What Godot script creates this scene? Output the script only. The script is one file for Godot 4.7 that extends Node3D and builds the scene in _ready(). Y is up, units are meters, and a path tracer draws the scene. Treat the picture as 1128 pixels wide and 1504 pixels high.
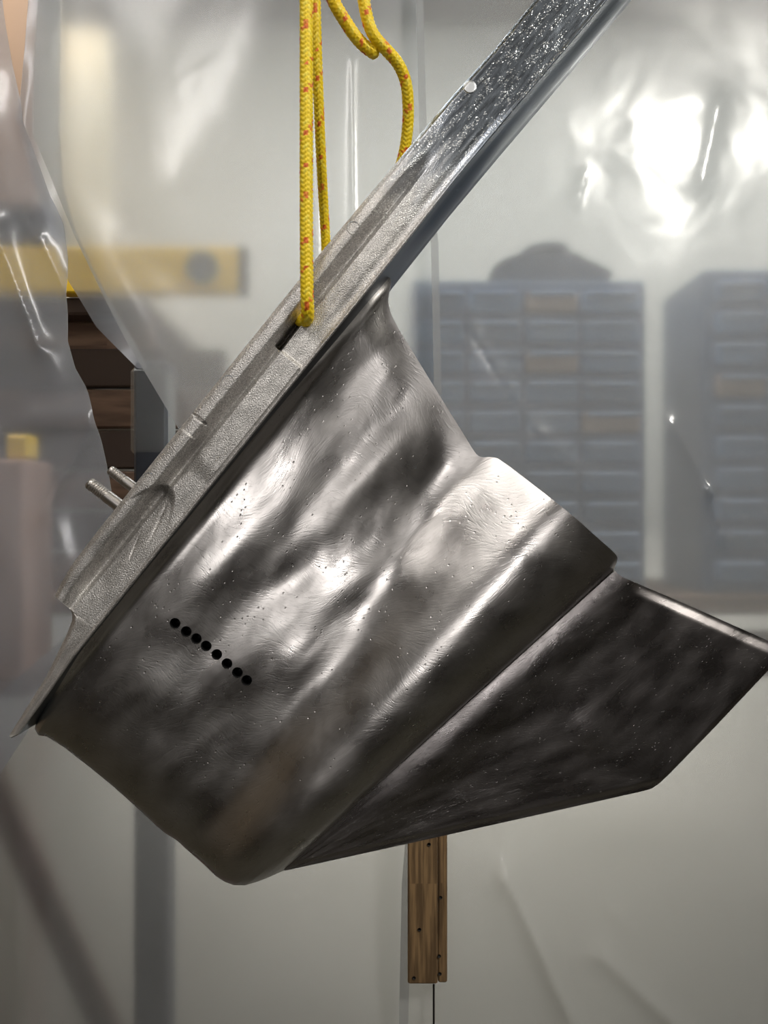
extends Node3D

const U := 0.0005          # metres per unit of the working drawing
const D := 1160.0          # camera distance from the casting's centre plane, in drawing units
const CX := 564.0
const CY := 752.0
const EYE := 1.35          # camera height, metres

var M := {}
var used := {}
var rng := RandomNumberGenerator.new()
var soft := FastNoiseLite.new()
var fine := FastNoiseLite.new()
var cell := FastNoiseLite.new()


# ------------------------------------------------------------------ helpers
func numbered(called: String) -> String:
	if not used.has(called):
		used[called] = 0
		return called
	used[called] += 1
	return "%s_%03d" % [called, used[called]]

func tag(o: Node, label: String, category: String, group := "") -> void:
	o.set_meta("label", label)
	o.set_meta("category", category)
	if group != "":
		o.set_meta("group", group)

func thing(called: String, at: Vector3, label: String, category: String, group := "") -> Node3D:
	var o := Node3D.new()
	o.name = numbered(called)
	add_child(o, true)
	o.position = at
	tag(o, label, category, group)
	return o

func part(called: String, mesh: Mesh, mat: Material, parent: Node, at := Vector3.ZERO) -> MeshInstance3D:
	var o := MeshInstance3D.new()
	o.name = numbered(called) if parent == self else called
	o.mesh = mesh
	o.material_override = mat
	parent.add_child(o, true)
	o.position = at
	return o

func structure(called: String, mesh: Mesh, mat: Material, at: Vector3) -> MeshInstance3D:
	var o := part(called, mesh, mat, self, at)
	o.set_meta("kind", "structure")
	return o

func mat(c: Color, rough: float, metal := 0.0) -> StandardMaterial3D:
	var m := StandardMaterial3D.new()
	m.albedo_color = c
	m.roughness = rough
	m.metallic = metal
	return m

# drawing position + distance towards the camera (drawing units) -> drawing position in the centre plane's scale
func flat(p: Vector2, h: float) -> Vector3:
	var k := 1.0 - h / D
	return Vector3(CX + (p.x - CX) * k, CY + (p.y - CY) * k, h)

func unflat(w: Vector3) -> Vector2:
	var k := 1.0 - w.z / D
	return Vector2(CX + (w.x - CX) / k, CY + (w.y - CY) / k)

func world(w: Vector3) -> Vector3:
	return Vector3((w.x - CX) * U, EYE - (w.y - CY) * U, w.z * U)

func spot(px: float, py: float, h: float) -> Vector3:
	return world(flat(Vector2(px, py), h))

# the same with the distance behind the casting's plane in metres
func far(px: float, py: float, z: float) -> Vector3:
	return spot(px, py, z / U)

func lut(table: Array, x: float) -> float:
	if x <= table[0].x:
		return table[0].y
	for i in range(1, table.size()):
		if x <= table[i].x:
			var t: float = (x - table[i - 1].x) / maxf(table[i].x - table[i - 1].x, 1e-6)
			return lerpf(table[i - 1].y, table[i].y, t)
	return table[-1].y

func round_off(pts: Array, times := 2) -> Array:
	for k in times:
		var r := [pts[0]]
		for i in pts.size() - 1:
			r.append(pts[i].lerp(pts[i + 1], 0.25))
			r.append(pts[i].lerp(pts[i + 1], 0.75))
		r.append(pts[-1])
		pts = r
	return pts

func even(pts: Array, n: int) -> Array:
	var at := [0.0]
	for i in range(1, pts.size()):
		at.append(at[-1] + pts[i].distance_to(pts[i - 1]))
	var r := []
	var k := 1
	for i in n + 1:
		var s: float = at[-1] * i / n
		while k < pts.size() - 1 and at[k] < s:
			k += 1
		r.append(pts[k - 1].lerp(pts[k], clampf((s - at[k - 1]) / maxf(at[k] - at[k - 1], 1e-6), 0, 1)))
	return r

# --- raw triangle collector
class Raw:
	var v := PackedVector3Array()
	var n := PackedVector3Array()
	var uv := PackedVector2Array()
	var c := PackedColorArray()
	var ix := PackedInt32Array()
	func mesh(colored := false) -> ArrayMesh:
		var a := []
		a.resize(Mesh.ARRAY_MAX)
		a[Mesh.ARRAY_VERTEX] = v
		a[Mesh.ARRAY_NORMAL] = n
		a[Mesh.ARRAY_TEX_UV] = uv
		if colored:
			a[Mesh.ARRAY_COLOR] = c
		a[Mesh.ARRAY_INDEX] = ix
		var m := ArrayMesh.new()
		m.add_surface_from_arrays(Mesh.PRIMITIVE_TRIANGLES, a)
		return m

# a smooth patch of (nu+1) x (nv+1) points, index i * (nv + 1) + j; flip turns its outside round; skip = cells left open
func patch(r: Raw, p: PackedVector3Array, nu: int, nv: int, flip := false, uvs := PackedVector2Array(), skip := {}) -> void:
	var first := r.v.size()
	var w := nv + 1
	for i in nu + 1:
		for j in w:
			var du := p[mini(i + 1, nu) * w + j] - p[maxi(i - 1, 0) * w + j]
			var dv := p[i * w + mini(j + 1, nv)] - p[i * w + maxi(j - 1, 0)]
			var nn := du.cross(dv)
			if nn.length_squared() < 1e-20:
				var i2 := 1 if i == 0 else (nu - 1 if i == nu else i)
				var j2 := 1 if j == 0 else (nv - 1 if j == nv else j)
				nn = (p[mini(i2 + 1, nu) * w + j2] - p[maxi(i2 - 1, 0) * w + j2]).cross(p[i2 * w + mini(j2 + 1, nv)] - p[i2 * w + maxi(j2 - 1, 0)])
			nn = nn.normalized()
			r.v.append(p[i * w + j])
			r.n.append(-nn if flip else nn)
			r.uv.append(uvs[i * w + j] if uvs.size() else Vector2(float(i) / nu, float(j) / nv))
	for i in nu:
		for j in nv:
			if skip.has(i * nv + j):
				continue
			var a := first + i * w + j
			if flip:
				r.ix.append_array([a, a + w, a + 1, a + 1, a + w, a + w + 1])
			else:
				r.ix.append_array([a, a + 1, a + w, a + 1, a + w + 1, a + w])

func ribbon(r: Raw, p: Array, q: Array, flip := false) -> void:
	var pts := PackedVector3Array()
	for i in p.size():
		pts.append(p[i])
		pts.append(q[i])
	patch(r, pts, p.size() - 1, 1, flip)

# a body that is the same on both sides of the casting's centre plane: front from f(i, j) (drawing units), mirrored back, closed round the rim
func twin(nu: int, nv: int, f: Callable, skip := {}) -> ArrayMesh:
	var front := PackedVector3Array()
	var back := PackedVector3Array()
	for i in nu + 1:
		for j in nv + 1:
			var q: Vector3 = f.call(i, j)
			front.append(world(q))
			back.append(world(Vector3(q.x, q.y, -q.z)))
	var r := Raw.new()
	patch(r, front, nu, nv, true, PackedVector2Array(), skip)
	patch(r, back, nu, nv, false)
	for side in 4:
		var p := []
		var q := []
		var count: int = nu if side < 2 else nv
		for k in count + 1:
			var at: int = [k * (nv + 1), k * (nv + 1) + nv, k, nu * (nv + 1) + k][side]
			p.append(front[at])
			q.append(back[at])
		ribbon(r, p, q, side == 1 or side == 2)
	return r.mesh()

func box(size: Vector3, bevel := 0.003) -> ArrayMesh:
	var st := SurfaceTool.new()
	st.begin(Mesh.PRIMITIVE_TRIANGLES)
	var b := minf(bevel, minf(size.x, minf(size.y, size.z)) * 0.45)
	var h := size / 2.0
	var face := func(pts: Array) -> void:
		var mid := Vector3.ZERO
		for p in pts:
			mid += p
		var nn: Vector3 = (pts[1] - pts[0]).cross(pts[2] - pts[0])
		if nn.dot(mid) > 0:
			pts.reverse()
		for k in range(1, pts.size() - 1):
			for p in [pts[0], pts[k], pts[k + 1]]:
				st.add_vertex(p)
	st.set_smooth_group(-1)
	for ax in 3:
		var e := [(ax + 1) % 3, (ax + 2) % 3]
		for s in [-1, 1]:
			var pts := []
			for c in [[-1, -1], [1, -1], [1, 1], [-1, 1]]:
				var p := Vector3()
				p[ax] = s * h[ax]
				p[e[0]] = c[0] * (h[e[0]] - b)
				p[e[1]] = c[1] * (h[e[1]] - b)
				pts.append(p)
			face.call(pts)
		for s0 in [-1, 1]:
			for s1 in [-1, 1]:
				var pts := []
				for c in [[0, -1], [0, 1], [1, 1], [1, -1]]:
					var p := Vector3()
					p[ax] = c[1] * (h[ax] - b)
					p[e[0]] = s0 * (h[e[0]] - (b if c[0] else 0.0))
					p[e[1]] = s1 * (h[e[1]] - (0.0 if c[0] else b))
					pts.append(p)
				face.call(pts)
	for sx in [-1, 1]:
		for sy in [-1, 1]:
			for sz in [-1, 1]:
				face.call([Vector3(sx * h.x, sy * (h.y - b), sz * (h.z - b)), Vector3(sx * (h.x - b), sy * h.y, sz * (h.z - b)), Vector3(sx * (h.x - b), sy * (h.y - b), sz * h.z)])
	st.generate_normals()
	return st.commit()

# turned shape about the z axis: profile of (z, radius)
func lathe(profile: Array, sides := 20) -> ArrayMesh:
	var pts := PackedVector3Array()
	for i in profile.size():
		for j in sides + 1:
			var t := TAU * j / sides
			pts.append(Vector3(cos(t) * profile[i].y, sin(t) * profile[i].y, profile[i].x))
	var r := Raw.new()
	patch(r, pts, profile.size() - 1, sides, true)
	return r.mesh()

# an extruded outline (x, y) of the given thickness, centred on z = 0
func slab(outline: PackedVector2Array, thick: float) -> ArrayMesh:
	var st := SurfaceTool.new()
	st.begin(Mesh.PRIMITIVE_TRIANGLES)
	st.set_smooth_group(-1)
	if Geometry2D.is_polygon_clockwise(outline):
		outline.reverse()
	var tri := Geometry2D.triangulate_polygon(outline)
	for k in range(0, tri.size(), 3):
		var a := outline[tri[k]]
		var b := outline[tri[k + 1]]
		var c := outline[tri[k + 2]]
		if (b - a).cross(c - a) < 0:
			var t := b
			b = c
			c = t
		for p in [a, c, b]:
			st.add_vertex(Vector3(p.x, p.y, thick / 2))
		for p in [a, b, c]:
			st.add_vertex(Vector3(p.x, p.y, -thick / 2))
	for k in outline.size():
		var a := outline[k]
		var b := outline[(k + 1) % outline.size()]
		for p in [Vector3(a.x, a.y, thick / 2), Vector3(b.x, b.y, thick / 2), Vector3(b.x, b.y, -thick / 2), Vector3(a.x, a.y, thick / 2), Vector3(b.x, b.y, -thick / 2), Vector3(a.x, a.y, -thick / 2)]:
			st.add_vertex(p)
	st.generate_normals()
	return st.commit()

func noise_tex(freq: float, size := 512, kind := FastNoiseLite.TYPE_SIMPLEX_SMOOTH, lo := 0.0, hi := 1.0, octaves := 3, sd := 1) -> ImageTexture:
	var n := FastNoiseLite.new()
	n.seed = sd
	n.noise_type = kind
	n.frequency = freq
	n.fractal_octaves = octaves
	var im := n.get_seamless_image(size, size)
	im.convert(Image.FORMAT_RF)
	for y in size:
		for x in size:
			im.set_pixel(x, y, Color(lerpf(lo, hi, im.get_pixel(x, y).r), 0, 0))
	return ImageTexture.create_from_image(im)

func image_of(data: PackedFloat32Array, w: int, h: int) -> ImageTexture:
	return ImageTexture.create_from_image(Image.create_from_data(w, h, false, Image.FORMAT_RF, data.to_byte_array()))

func tint_tex(a: Color, b: Color, sx: float, sy: float, size := 256, sd := 3, contrast := 1.5) -> ImageTexture:
	var im := Image.create_empty(size, size, false, Image.FORMAT_RGB8)
	var n := FastNoiseLite.new()
	n.seed = sd
	n.frequency = 1.0
	n.fractal_octaves = 4
	for y in size:
		for x in size:
			var t := clampf(0.5 + contrast * n.get_noise_2d(x * sx, y * sy), 0, 1)
			im.set_pixel(x, y, a.lerp(b, t))
	return ImageTexture.create_from_image(im)


# ------------------------------------------------------------------ scene
func _ready() -> void:
	rng.seed = 41
	soft.seed = 7
	soft.frequency = 1.0
	soft.fractal_octaves = 2
	fine.seed = 19
	fine.frequency = 1.0
	fine.fractal_octaves = 3
	cell.seed = 5
	cell.noise_type = FastNoiseLite.TYPE_CELLULAR
	cell.cellular_return_type = FastNoiseLite.RETURN_DISTANCE
	cell.fractal_type = FastNoiseLite.FRACTAL_NONE
	cell.frequency = 1.0

	# camera
	var cam := Camera3D.new()
	cam.name = "camera"
	cam.fov = 2.0 * rad_to_deg(atan(CY / D))
	cam.near = 0.02
	cam.far = 30.0
	cam.position = Vector3(0, EYE, D * U)
	add_child(cam)
	cam.current = true
	# surroundings, exposure
	var env := Environment.new()
	env.background_mode = Environment.BG_COLOR
	env.background_color = Color(0.0, 0.0, 0.0)
	env.tonemap_mode = Environment.TONE_MAPPER_LINEAR
	env.tonemap_exposure = 1.15
	env.sdfgi_enabled = true
	env.ssao_enabled = true
	env.ssil_enabled = true
	var we := WorldEnvironment.new()
	we.name = "surroundings"
	we.environment = env
	add_child(we)
	# lamps of the workshop: a work lamp right of the camera, a tube left of it, added strips behind the sheeting and under the bench
	materials()
	lamp_panel("work_lamp", Vector3(0.93, 2.48, 0.92), Vector3(0.1, 1.3, -0.2), Vector2(0.34, 0.26), 1.7, Color(1.0, 0.985, 0.95), "square white work lamp under the ceiling right of the hanging casting")
	lamp_panel("tube_lamp", Vector3(-0.55, 2.44, 0.75), Vector3(-0.5, 1.0, 0.45), Vector2(0.16, 1.1), 0.6, Color(1.0, 0.98, 0.96), "long tube lamp under the ceiling left of the hanging casting")
	lamp_panel("booth_lamp", Vector3(-0.22, 1.58, 1.75), Vector3(-0.1, 1.35, 0.0), Vector2(0.34, 0.22), 0.21, Color(1.0, 0.985, 0.975), "broad booth lamp on brackets behind the camera, facing the hanging casting")
	lamp_panel("added_strip_light", Vector3(0.35, 2.48, -0.68), Vector3(0.3, 0.6, -1.15), Vector2(1.9, 0.2), 1.9, Color(0.97, 0.99, 1.0), "added strip light under the ceiling, brightening what lies behind the sheeting")  # unseen, added to light the wall and cabinets behind the sheets
	lamp_panel("added_bench_light", Vector3(0.2, 1.07, -0.86), Vector3(0.2, 0.4, -1.25), Vector2(1.5, 0.05), 0.95, Color(1.0, 0.98, 0.95), "added strip light under the workbench, brightening the lower back wall")  # unseen, added to brighten the lower part of the back wall
	lamp_panel("bench_lamp", Vector3(-1.0, 2.46, -0.7), Vector3(-0.75, 1.0, -0.95), Vector2(0.3, 0.14), 0.6, Color(1.0, 0.9, 0.76), "short warm lamp under the ceiling above the shelf with the level")

	room()
	casting()
	sheets()
	ropes()
	back_right()
	back_left()
	batten()


func materials() -> void:
	M.wall = mat(Color(0.80, 0.795, 0.765), 0.8)
	M.wall.heightmap_enabled = true
	M.wall.heightmap_texture = noise_tex(0.02, 256)
	M.wall.heightmap_scale = 0.2
	M.wall.uv1_triplanar = true
	M.dim = mat(Color(0.30, 0.28, 0.26), 0.85)
	M.grey = mat(Color(0.58, 0.57, 0.56), 0.8)
	M.slate = mat(Color(0.40, 0.39, 0.385), 0.8)
	M.added_wainscot = mat(Color(0.26, 0.245, 0.235), 0.7)
	M.ply = mat(Color(0.52, 0.47, 0.40), 0.7)
	M.floor = mat(Color(0.30, 0.29, 0.25), 0.7)
	M.ceiling = mat(Color(0.45, 0.44, 0.42), 0.9)
	M.lamp_body = mat(Color(0.85, 0.85, 0.85), 0.5)
	M.hole = mat(Color(0.05, 0.05, 0.055), 0.6, 0.6)
	M.stud = mat(Color(0.78, 0.76, 0.74), 0.36, 1.0)
	M.wood = mat(Color.WHITE, 0.75)
	M.wood.albedo_texture = tint_tex(Color(0.42, 0.33, 0.225), Color(0.62, 0.50, 0.35), 0.09, 0.012, 256, 4)
	M.wood.uv1_triplanar = true
	M.wood.uv1_scale = Vector3(5, 2.5, 5)
	M.plank = mat(Color.WHITE, 0.7)
	M.plank.albedo_texture = tint_tex(Color(0.36, 0.27, 0.21), Color(0.48, 0.37, 0.29), 0.01, 0.07, 256, 9)
	M.plank.uv1_triplanar = true
	M.plank.uv1_scale = Vector3(2, 2, 2)
	M.cabinet = mat(Color(0.24, 0.33, 0.44), 0.45)
	M.drawer = mat(Color(0.36, 0.48, 0.61), 0.35)
	M.drawer_dark = mat(Color(0.29, 0.40, 0.52), 0.35)
	M.drawer_tan = mat(Color(0.56, 0.49, 0.45), 0.5)
	M.grip = mat(Color(0.46, 0.54, 0.65), 0.4)
	M.case = mat(Color(0.17, 0.22, 0.30), 0.5)
	M.yellow = mat(Color(0.93, 0.76, 0.16), 0.45)
	M.dark = mat(Color(0.10, 0.10, 0.12), 0.5)
	M.vial = mat(Color(0.30, 0.34, 0.33), 0.3)
	M.cream = mat(Color(0.84, 0.79, 0.68), 0.7)
	M.tan = mat(Color(0.50, 0.42, 0.36), 0.75)
	M.brown = mat(Color(0.25, 0.19, 0.15), 0.7)
	M.post = mat(Color(0.20, 0.22, 0.26), 0.6)
	M.red = mat(Color(0.62, 0.16, 0.10), 0.5)
	M.card = mat(Color(0.62, 0.49, 0.41), 0.85)
	M.cord = mat(Color(0.12, 0.11, 0.10), 0.7)
	# braided rope: the fleck colours ride in the vertex colours
	M.rope = mat(Color.WHITE, 0.55)
	M.rope.vertex_color_use_as_albedo = true
	# polythene sheeting: milky, glossy and blurring what lies behind it
	M.sheet = mat(Color(0.90, 0.905, 0.905, 0.23), 0.16)
	M.sheet.refraction_enabled = true
	M.sheet.refraction_scale = 0.03
	M.sheet.clearcoat_enabled = true
	M.sheet.clearcoat = 0.8
	M.sheet.clearcoat_roughness = 0.22
	M.sheet_soft = M.sheet.duplicate()
	M.sheet_soft.roughness = 0.22
	M.sheet_soft.clearcoat_roughness = 0.30
	M.sheet_thin = M.sheet.duplicate()
	M.sheet_thin.albedo_color = Color(0.90, 0.915, 0.94, 0.20)
	# clear tape round the post
	M.tape = mat(Color(0.8, 0.8, 0.78, 0.14), 0.2)
	M.tape.transparency = BaseMaterial3D.TRANSPARENCY_ALPHA
	metal_maps()


# hand-sanded and blasted aluminium: scratches, pits and blasting grain as relief, wear as roughness
func metal_maps() -> void:
	var w := 1024
	var hgt := PackedFloat32Array()
	var rough := PackedFloat32Array()
	var worn := PackedFloat32Array()
	worn.resize(w * w)
	worn.fill(0.80)
	hgt.resize(w * w)
	rough.resize(w * w)
	for y in w:
		for x in w:
			hgt[y * w + x] = 0.5 + 0.02 * fine.get_noise_2d(x * 0.35, y * 0.35)
			rough[y * w + x] = 0.31 + 0.10 * soft.get_noise_2d(x * 0.006, y * 0.006) + 0.02 * fine.get_noise_2d(x * 0.04, y * 0.04)
	for k in 26000:      # sanding scratches, in swirls
		var p := Vector2(rng.randf() * w, rng.randf() * w)
		var ang := 1.6 * soft.get_noise_2d(p.x * 0.003 + 50.0, p.y * 0.003) + 0.10 * rng.randfn() + 0.9
		var len := rng.randf_range(12, 46)
		var deep := rng.randf_range(-0.09, 0.06)
		var bend := rng.randfn() * 0.004
		for s in int(len):
			var ix := posmod(int(p.x), w)
			var iy := posmod(int(p.y), w)
			hgt[iy * w + ix] += deep
			worn[iy * w + ix] += 0.25 * deep
			p += Vector2.from_angle(ang)
			ang += bend
	for k in 1500:      # casting pits in drifts
		var p := Vector2(rng.randf() * w, rng.randf() * w)
		if soft.get_noise_2d(p.x * 0.008, p.y * 0.008 + 90.0) < 0.02:
			continue
		var rad := rng.randf_range(0.6, 2.0)
		for dy in range(-2, 3):
			for dx in range(-2, 3):
				if Vector2(dx, dy).length() <= rad:
					hgt[posmod(int(p.y) + dy, w) * w + posmod(int(p.x) + dx, w)] -= 0.5
					worn[posmod(int(p.y) + dy, w) * w + posmod(int(p.x) + dx, w)] = rng.randf_range(0.45, 1.0)
	M.polished = mat(Color(0.80, 0.775, 0.755), 1.0, 1.0)
	var tone := Image.create_empty(w, w, false, Image.FORMAT_RGB8)
	for y in w:
		for x in w:
			var g := clampf(worn[y * w + x], 0.4, 1.0)
			tone.set_pixel(x, y, Color(g, g * 0.982, g * 0.968))
	M.polished.albedo_texture = ImageTexture.create_from_image(tone)
	M.polished.albedo_color = Color.WHITE
	M.polished.roughness_texture = image_of(rough, w, w)
	M.polished.heightmap_enabled = true
	M.polished.heightmap_texture = image_of(hgt, w, w)
	M.polished.heightmap_scale = 0.022
	M.skeg = M.polished.duplicate()
	M.skeg.albedo_color = Color(0.86, 0.85, 0.86)
	# the beam: u along its length
	var bw := 2048
	var bh := 256
	hgt = PackedFloat32Array()
	rough = PackedFloat32Array()
	hgt.resize(bw * bh)
	rough.resize(bw * bh)
	for y in bh:
		for x in bw:
			var bare := smoothstep(0.60, 0.74, float(x) / bw + 0.03 * soft.get_noise_2d(x * 0.01, y * 0.03))
			hgt[y * bw + x] = 0.5 + lerpf(0.5, 0.08, bare) * fine.get_noise_2d(x * 0.30, y * 0.15)
			rough[y * bw + x] = lerpf(0.56, 0.30, bare) + 0.06 * soft.get_noise_2d(x * 0.02, y * 0.05)
	var painted_glints := {}
	for k in 5200:      # pits where the plate is bare, their bright glints painted in
		var x := int(rng.randf_range(0.60, 1.0) * bw)
		var y := int(rng.randf() * bh)
		if fine.get_noise_2d(x * 0.012, y * 0.02) < -0.05:
			continue
		var rad := rng.randf_range(0.5, 1.3)
		for dy in range(-3, 4):
			for dx in range(-2, 3):
				if Vector2(dx, dy * 0.45).length() <= rad:
					hgt[posmod(y + dy, bh) * bw + posmod(x + dx, bw)] += 0.15
					painted_glints[posmod(y + dy, bh) * bw + posmod(x + dx, bw)] = 1
	M.blasted = mat(Color(0.78, 0.765, 0.75), 1.0, 1.0)
	M.blasted.roughness_texture = image_of(rough, bw, bh)
	M.blasted.heightmap_enabled = true
	M.blasted.heightmap_texture = image_of(hgt, bw, bh)
	M.blasted.heightmap_scale = 0.045
	var speck := Image.create_empty(bw, bh, false, Image.FORMAT_RGB8)
	for y in bh:
		for x in bw:
			var g := 0.80 + 0.13 * rng.randfn() * (0.3 if x > 0.7 * bw else 1.0) + 0.05 * soft.get_noise_2d(x * 0.02, y * 0.03)
			var bare := smoothstep(0.60, 0.74, float(x) / bw + 0.03 * soft.get_noise_2d(x * 0.01, y * 0.03))
			if painted_glints.has(y * bw + x):
				speck.set_pixel(x, y, Color(0.97, 0.97, 0.96))
			else:
				speck.set_pixel(x, y, Color(g, g * 0.985, g * 0.97).lerp(Color(0.60, 0.635, 0.68), bare * 0.9))  # bare end tinted slate blue, its cool dark reflection put into the colour
	M.blasted.albedo_texture = ImageTexture.create_from_image(speck)
	M.blasted.albedo_color = Color(1, 1, 1)
	M.disc = mat(Color(0.86, 0.87, 0.88), 0.5, 1.0)
	M.under = mat(Color(0.36, 0.40, 0.45), 0.28, 1.0)  # dark blue-grey puts the underside's dark reflection into the colour
	M.smooth_metal = mat(Color(0.72, 0.71, 0.70), 0.25, 1.0)


func lamp_panel(called: String, at: Vector3, aim: Vector3, size: Vector2, power: float, tone: Color, label: String) -> void:
	var t := thing(called, at, label, "lamp")
	t.look_at_from_position(at, aim, Vector3(0, 0, -1))
	part("housing", box(Vector3(size.x + 0.03, size.y + 0.03, 0.05), 0.006), M.plank if called == "added_bench_light" else M.lamp_body, t, Vector3(0, 0, 0.03))
	var glow := mat(Color(1, 1, 1), 0.5)
	glow.emission_enabled = true
	glow.emission = tone
	glow.emission_energy_multiplier = 1.0
	part("diffuser", box(Vector3(size.x, size.y, 0.008), 0.002), glow, t)
	for s in [-1, 1]:
		part("bracket", box(Vector3(0.015, 0.015, 0.1), 0.003), M.lamp_body, t, Vector3(s * size.x * 0.35, 0, 0.1))
	var l := AreaLight3D.new()
	l.name = "glow"
	l.area_size = size
	l.area_normalize_energy = true
	l.light_energy = power
	l.light_color = tone
	l.area_range = 12.0
	l.shadow_enabled = true
	t.add_child(l)
	l.position = Vector3(0, 0, -0.012)


func room() -> void:
	structure("floor", box(Vector3(4.4, 0.1, 4.6), 0.001), M.floor, Vector3(0, -0.05, 0.4))
	structure("ceiling", box(Vector3(4.4, 0.1, 4.6), 0.001), M.ceiling, Vector3(0, 2.62, 0.4))
	structure("wall_back", box(Vector3(4.4, 2.6, 0.1), 0.001), M.wall, Vector3(0, 1.28, -1.45))
	structure("wall_left", box(Vector3(0.1, 2.6, 4.6), 0.001), M.ply, Vector3(-1.9, 1.28, 0.4))
	structure("wall_right", box(Vector3(0.1, 2.6, 4.6), 0.001), M.dim, Vector3(1.9, 1.28, 0.4))
	structure("wall_front", box(Vector3(4.4, 2.6, 0.1), 0.001), M.slate, Vector3(0, 1.28, 2.3))
	structure("added_trim_1", box(Vector3(3.7, 1.15, 0.03), 0.004), M.added_wainscot, Vector3(0, 0.575, 2.235))  # unseen dark panel, added for the skeg to reflect


# ------------------------------------------------------------------ the casting
const O := Vector2(108, 966)
const DU := Vector2(0.626, -0.780)
const DN := Vector2(0.780, 0.626)
var rim_v := [Vector2(-149, -2), Vector2(-47, -14), Vector2(20, -29), Vector2(42, -36), Vector2(49, -42), Vector2(52.4, -50), Vector2(52.6, -78), Vector2(75, -83), Vector2(109, -87.6), Vector2(168, -89), Vector2(700, -89), Vector2(982, -83), Vector2(1086, -77), Vector2(1178, -76), Vector2(1400, -73)]
var lip_v := [Vector2(-149, 3), Vector2(-139, 8), Vector2(-70, 5), Vector2(0, 0), Vector2(700, 0), Vector2(900, -1), Vector2(1020, 1.4), Vector2(1245, 7.6), Vector2(1400, 11)]
const HOLES := [Vector2(257, 915), Vector2(272.5, 927), Vector2(288, 938), Vector2(303, 949.5), Vector2(318.5, 962), Vector2(333, 974.5), Vector2(348, 987), Vector2(362.5, 1000)]

func bell(x: float, c: float, w: float) -> float:
	return exp(-pow((x - c) / w, 2.0))

func beam_h(u: float, v: float) -> float:
	var lip := lut(lip_v, u)
	var top := lut(rim_v, u)
	var x := v - lip                                  # 0 at the lip, about -88 at the upper rim
	var shelf := 68.0 + 0.08 * (x + 45.0)
	var fade := 1.0 - smoothstep(830.0, 960.0, u)     # the valley runs out towards the bare end
	var low := smoothstep(40.0, 160.0, u)
	var rail := 74.0 - 9.0 * pow((x + 70.0) / 22.0, 2.0) if x < -70.0 else 74.0 - 22.0 * smoothstep(-70.0, -47.0, x) * fade * lerpf(0.4, 1.0, low)
	var h := lerpf(rail, shelf, smoothstep(-49.0, -43.0, x) if fade > 0.0 else smoothstep(-70.0, -40.0, x))
	if fade < 1.0:
		h = lerpf(73.0 + 0.10 * x + 3.0 * bell(x, -62.0, 18.0) * bell(u, 960.0, 60.0), h, fade)
	# shelf dip next to the lip
	h -= 4.0 * bell(x, -13.0, 7.0) * smoothstep(560.0, 640.0, u) * (1.0 - smoothstep(950.0, 1050.0, u))
	# raised pad with a sharp upper end
	h += 5.0 * (smoothstep(318.0, 350.0, u) - smoothstep(540.0, 542.5, u)) * smoothstep(-48.0, -45.0, x) * (1.0 - smoothstep(-8.0, -4.0, x))
	# slot that the rope goes through
	h -= 30.0 * smoothstep(541.0, 543.0, u) * (1.0 - smoothstep(596.0, 612.0, u)) * smoothstep(-56.0, -52.0, x) * (1.0 - smoothstep(-45.5 - 0.04 * (u - 541.0), -43.5 - 0.04 * (u - 541.0), x))
	# recess above the pad
	h -= 3.5 * (smoothstep(541.0, 545.0, u) - smoothstep(640.0, 700.0, u)) * smoothstep(-46.0, -42.0, x)
	# scooped pocket with a round upper end
	var end := 285.0 - 0.035 * pow(x + 46.0, 2.0)
	var wide := bell(x, -50.0, 20.0)
	h -= 13.0 * wide * (smoothstep(30.0, 150.0, u) * (1.0 - smoothstep(end - 12.0, end, u)))
	# the hollow above the pocket, beside the step in the rail
	h -= 9.0 * bell(u, 330.0, 42.0) * bell(x, -47.0, 9.0)
	# step across the rail and the slit beside it
	h += 2.2 * (1.0 - smoothstep(360.0, 362.5, u)) * (1.0 - smoothstep(-66.0, -60.0, x)) * smoothstep(60.0, 120.0, u)
	h -= 4.0 * bell(u, 389.0, 1.6) * (1.0 - smoothstep(-64.0, -61.0, x))
	h -= 1.6 * bell(x, -63.0, 1.2) * smoothstep(361.0, 363.0, u) * (1.0 - smoothstep(389.0, 391.0, u))
	# two casting scars in the pocket
	h -= 3.0 * bell(x + 0.25 * (u - 255.0), -33.0, 1.6) * bell(u, 235.0, 22.0)
	h -= 2.5 * bell(x + 0.3 * (u - 180.0), -31.0, 1.4) * bell(u, 180.0, 14.0)
	# thin front end, and a gently wavy cast face
	h = lerpf(40.0 + 0.5 * h, h, smoothstep(-149.0, 60.0, u))
	h += lerpf(0.5, 1.2, fade) * soft.get_noise_2d(u * 0.011, v * 0.03) + 0.12 * soft.get_noise_2d(u * 0.04, v * 0.06 + 9.0)
	# bead along the lip, rounded rim
	h = lerpf(h, 76.0, smoothstep(-6.0, -3.0, x))
	h -= 5.0 * pow(clampf((x + 2.0) / 2.0, 0, 1), 2.0)
	h -= 9.0 * pow(clampf((top + 7.0 - v) / 7.0, 0, 1), 2.0)
	return h

func beam_at(u: float, v: float, lift := 0.0) -> Vector3:
	return flat(O + DU * u + DN * v, beam_h(u, v) + lift)

func foil(a: float) -> float:
	var nose := sqrt(1.0 - pow(1.0 - minf(a / 0.14, 1.0), 2.0))
	return maxf(3.0, 40.0 * nose * (1.0 - 0.87 * smoothstep(0.30, 1.0, a)))

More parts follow.
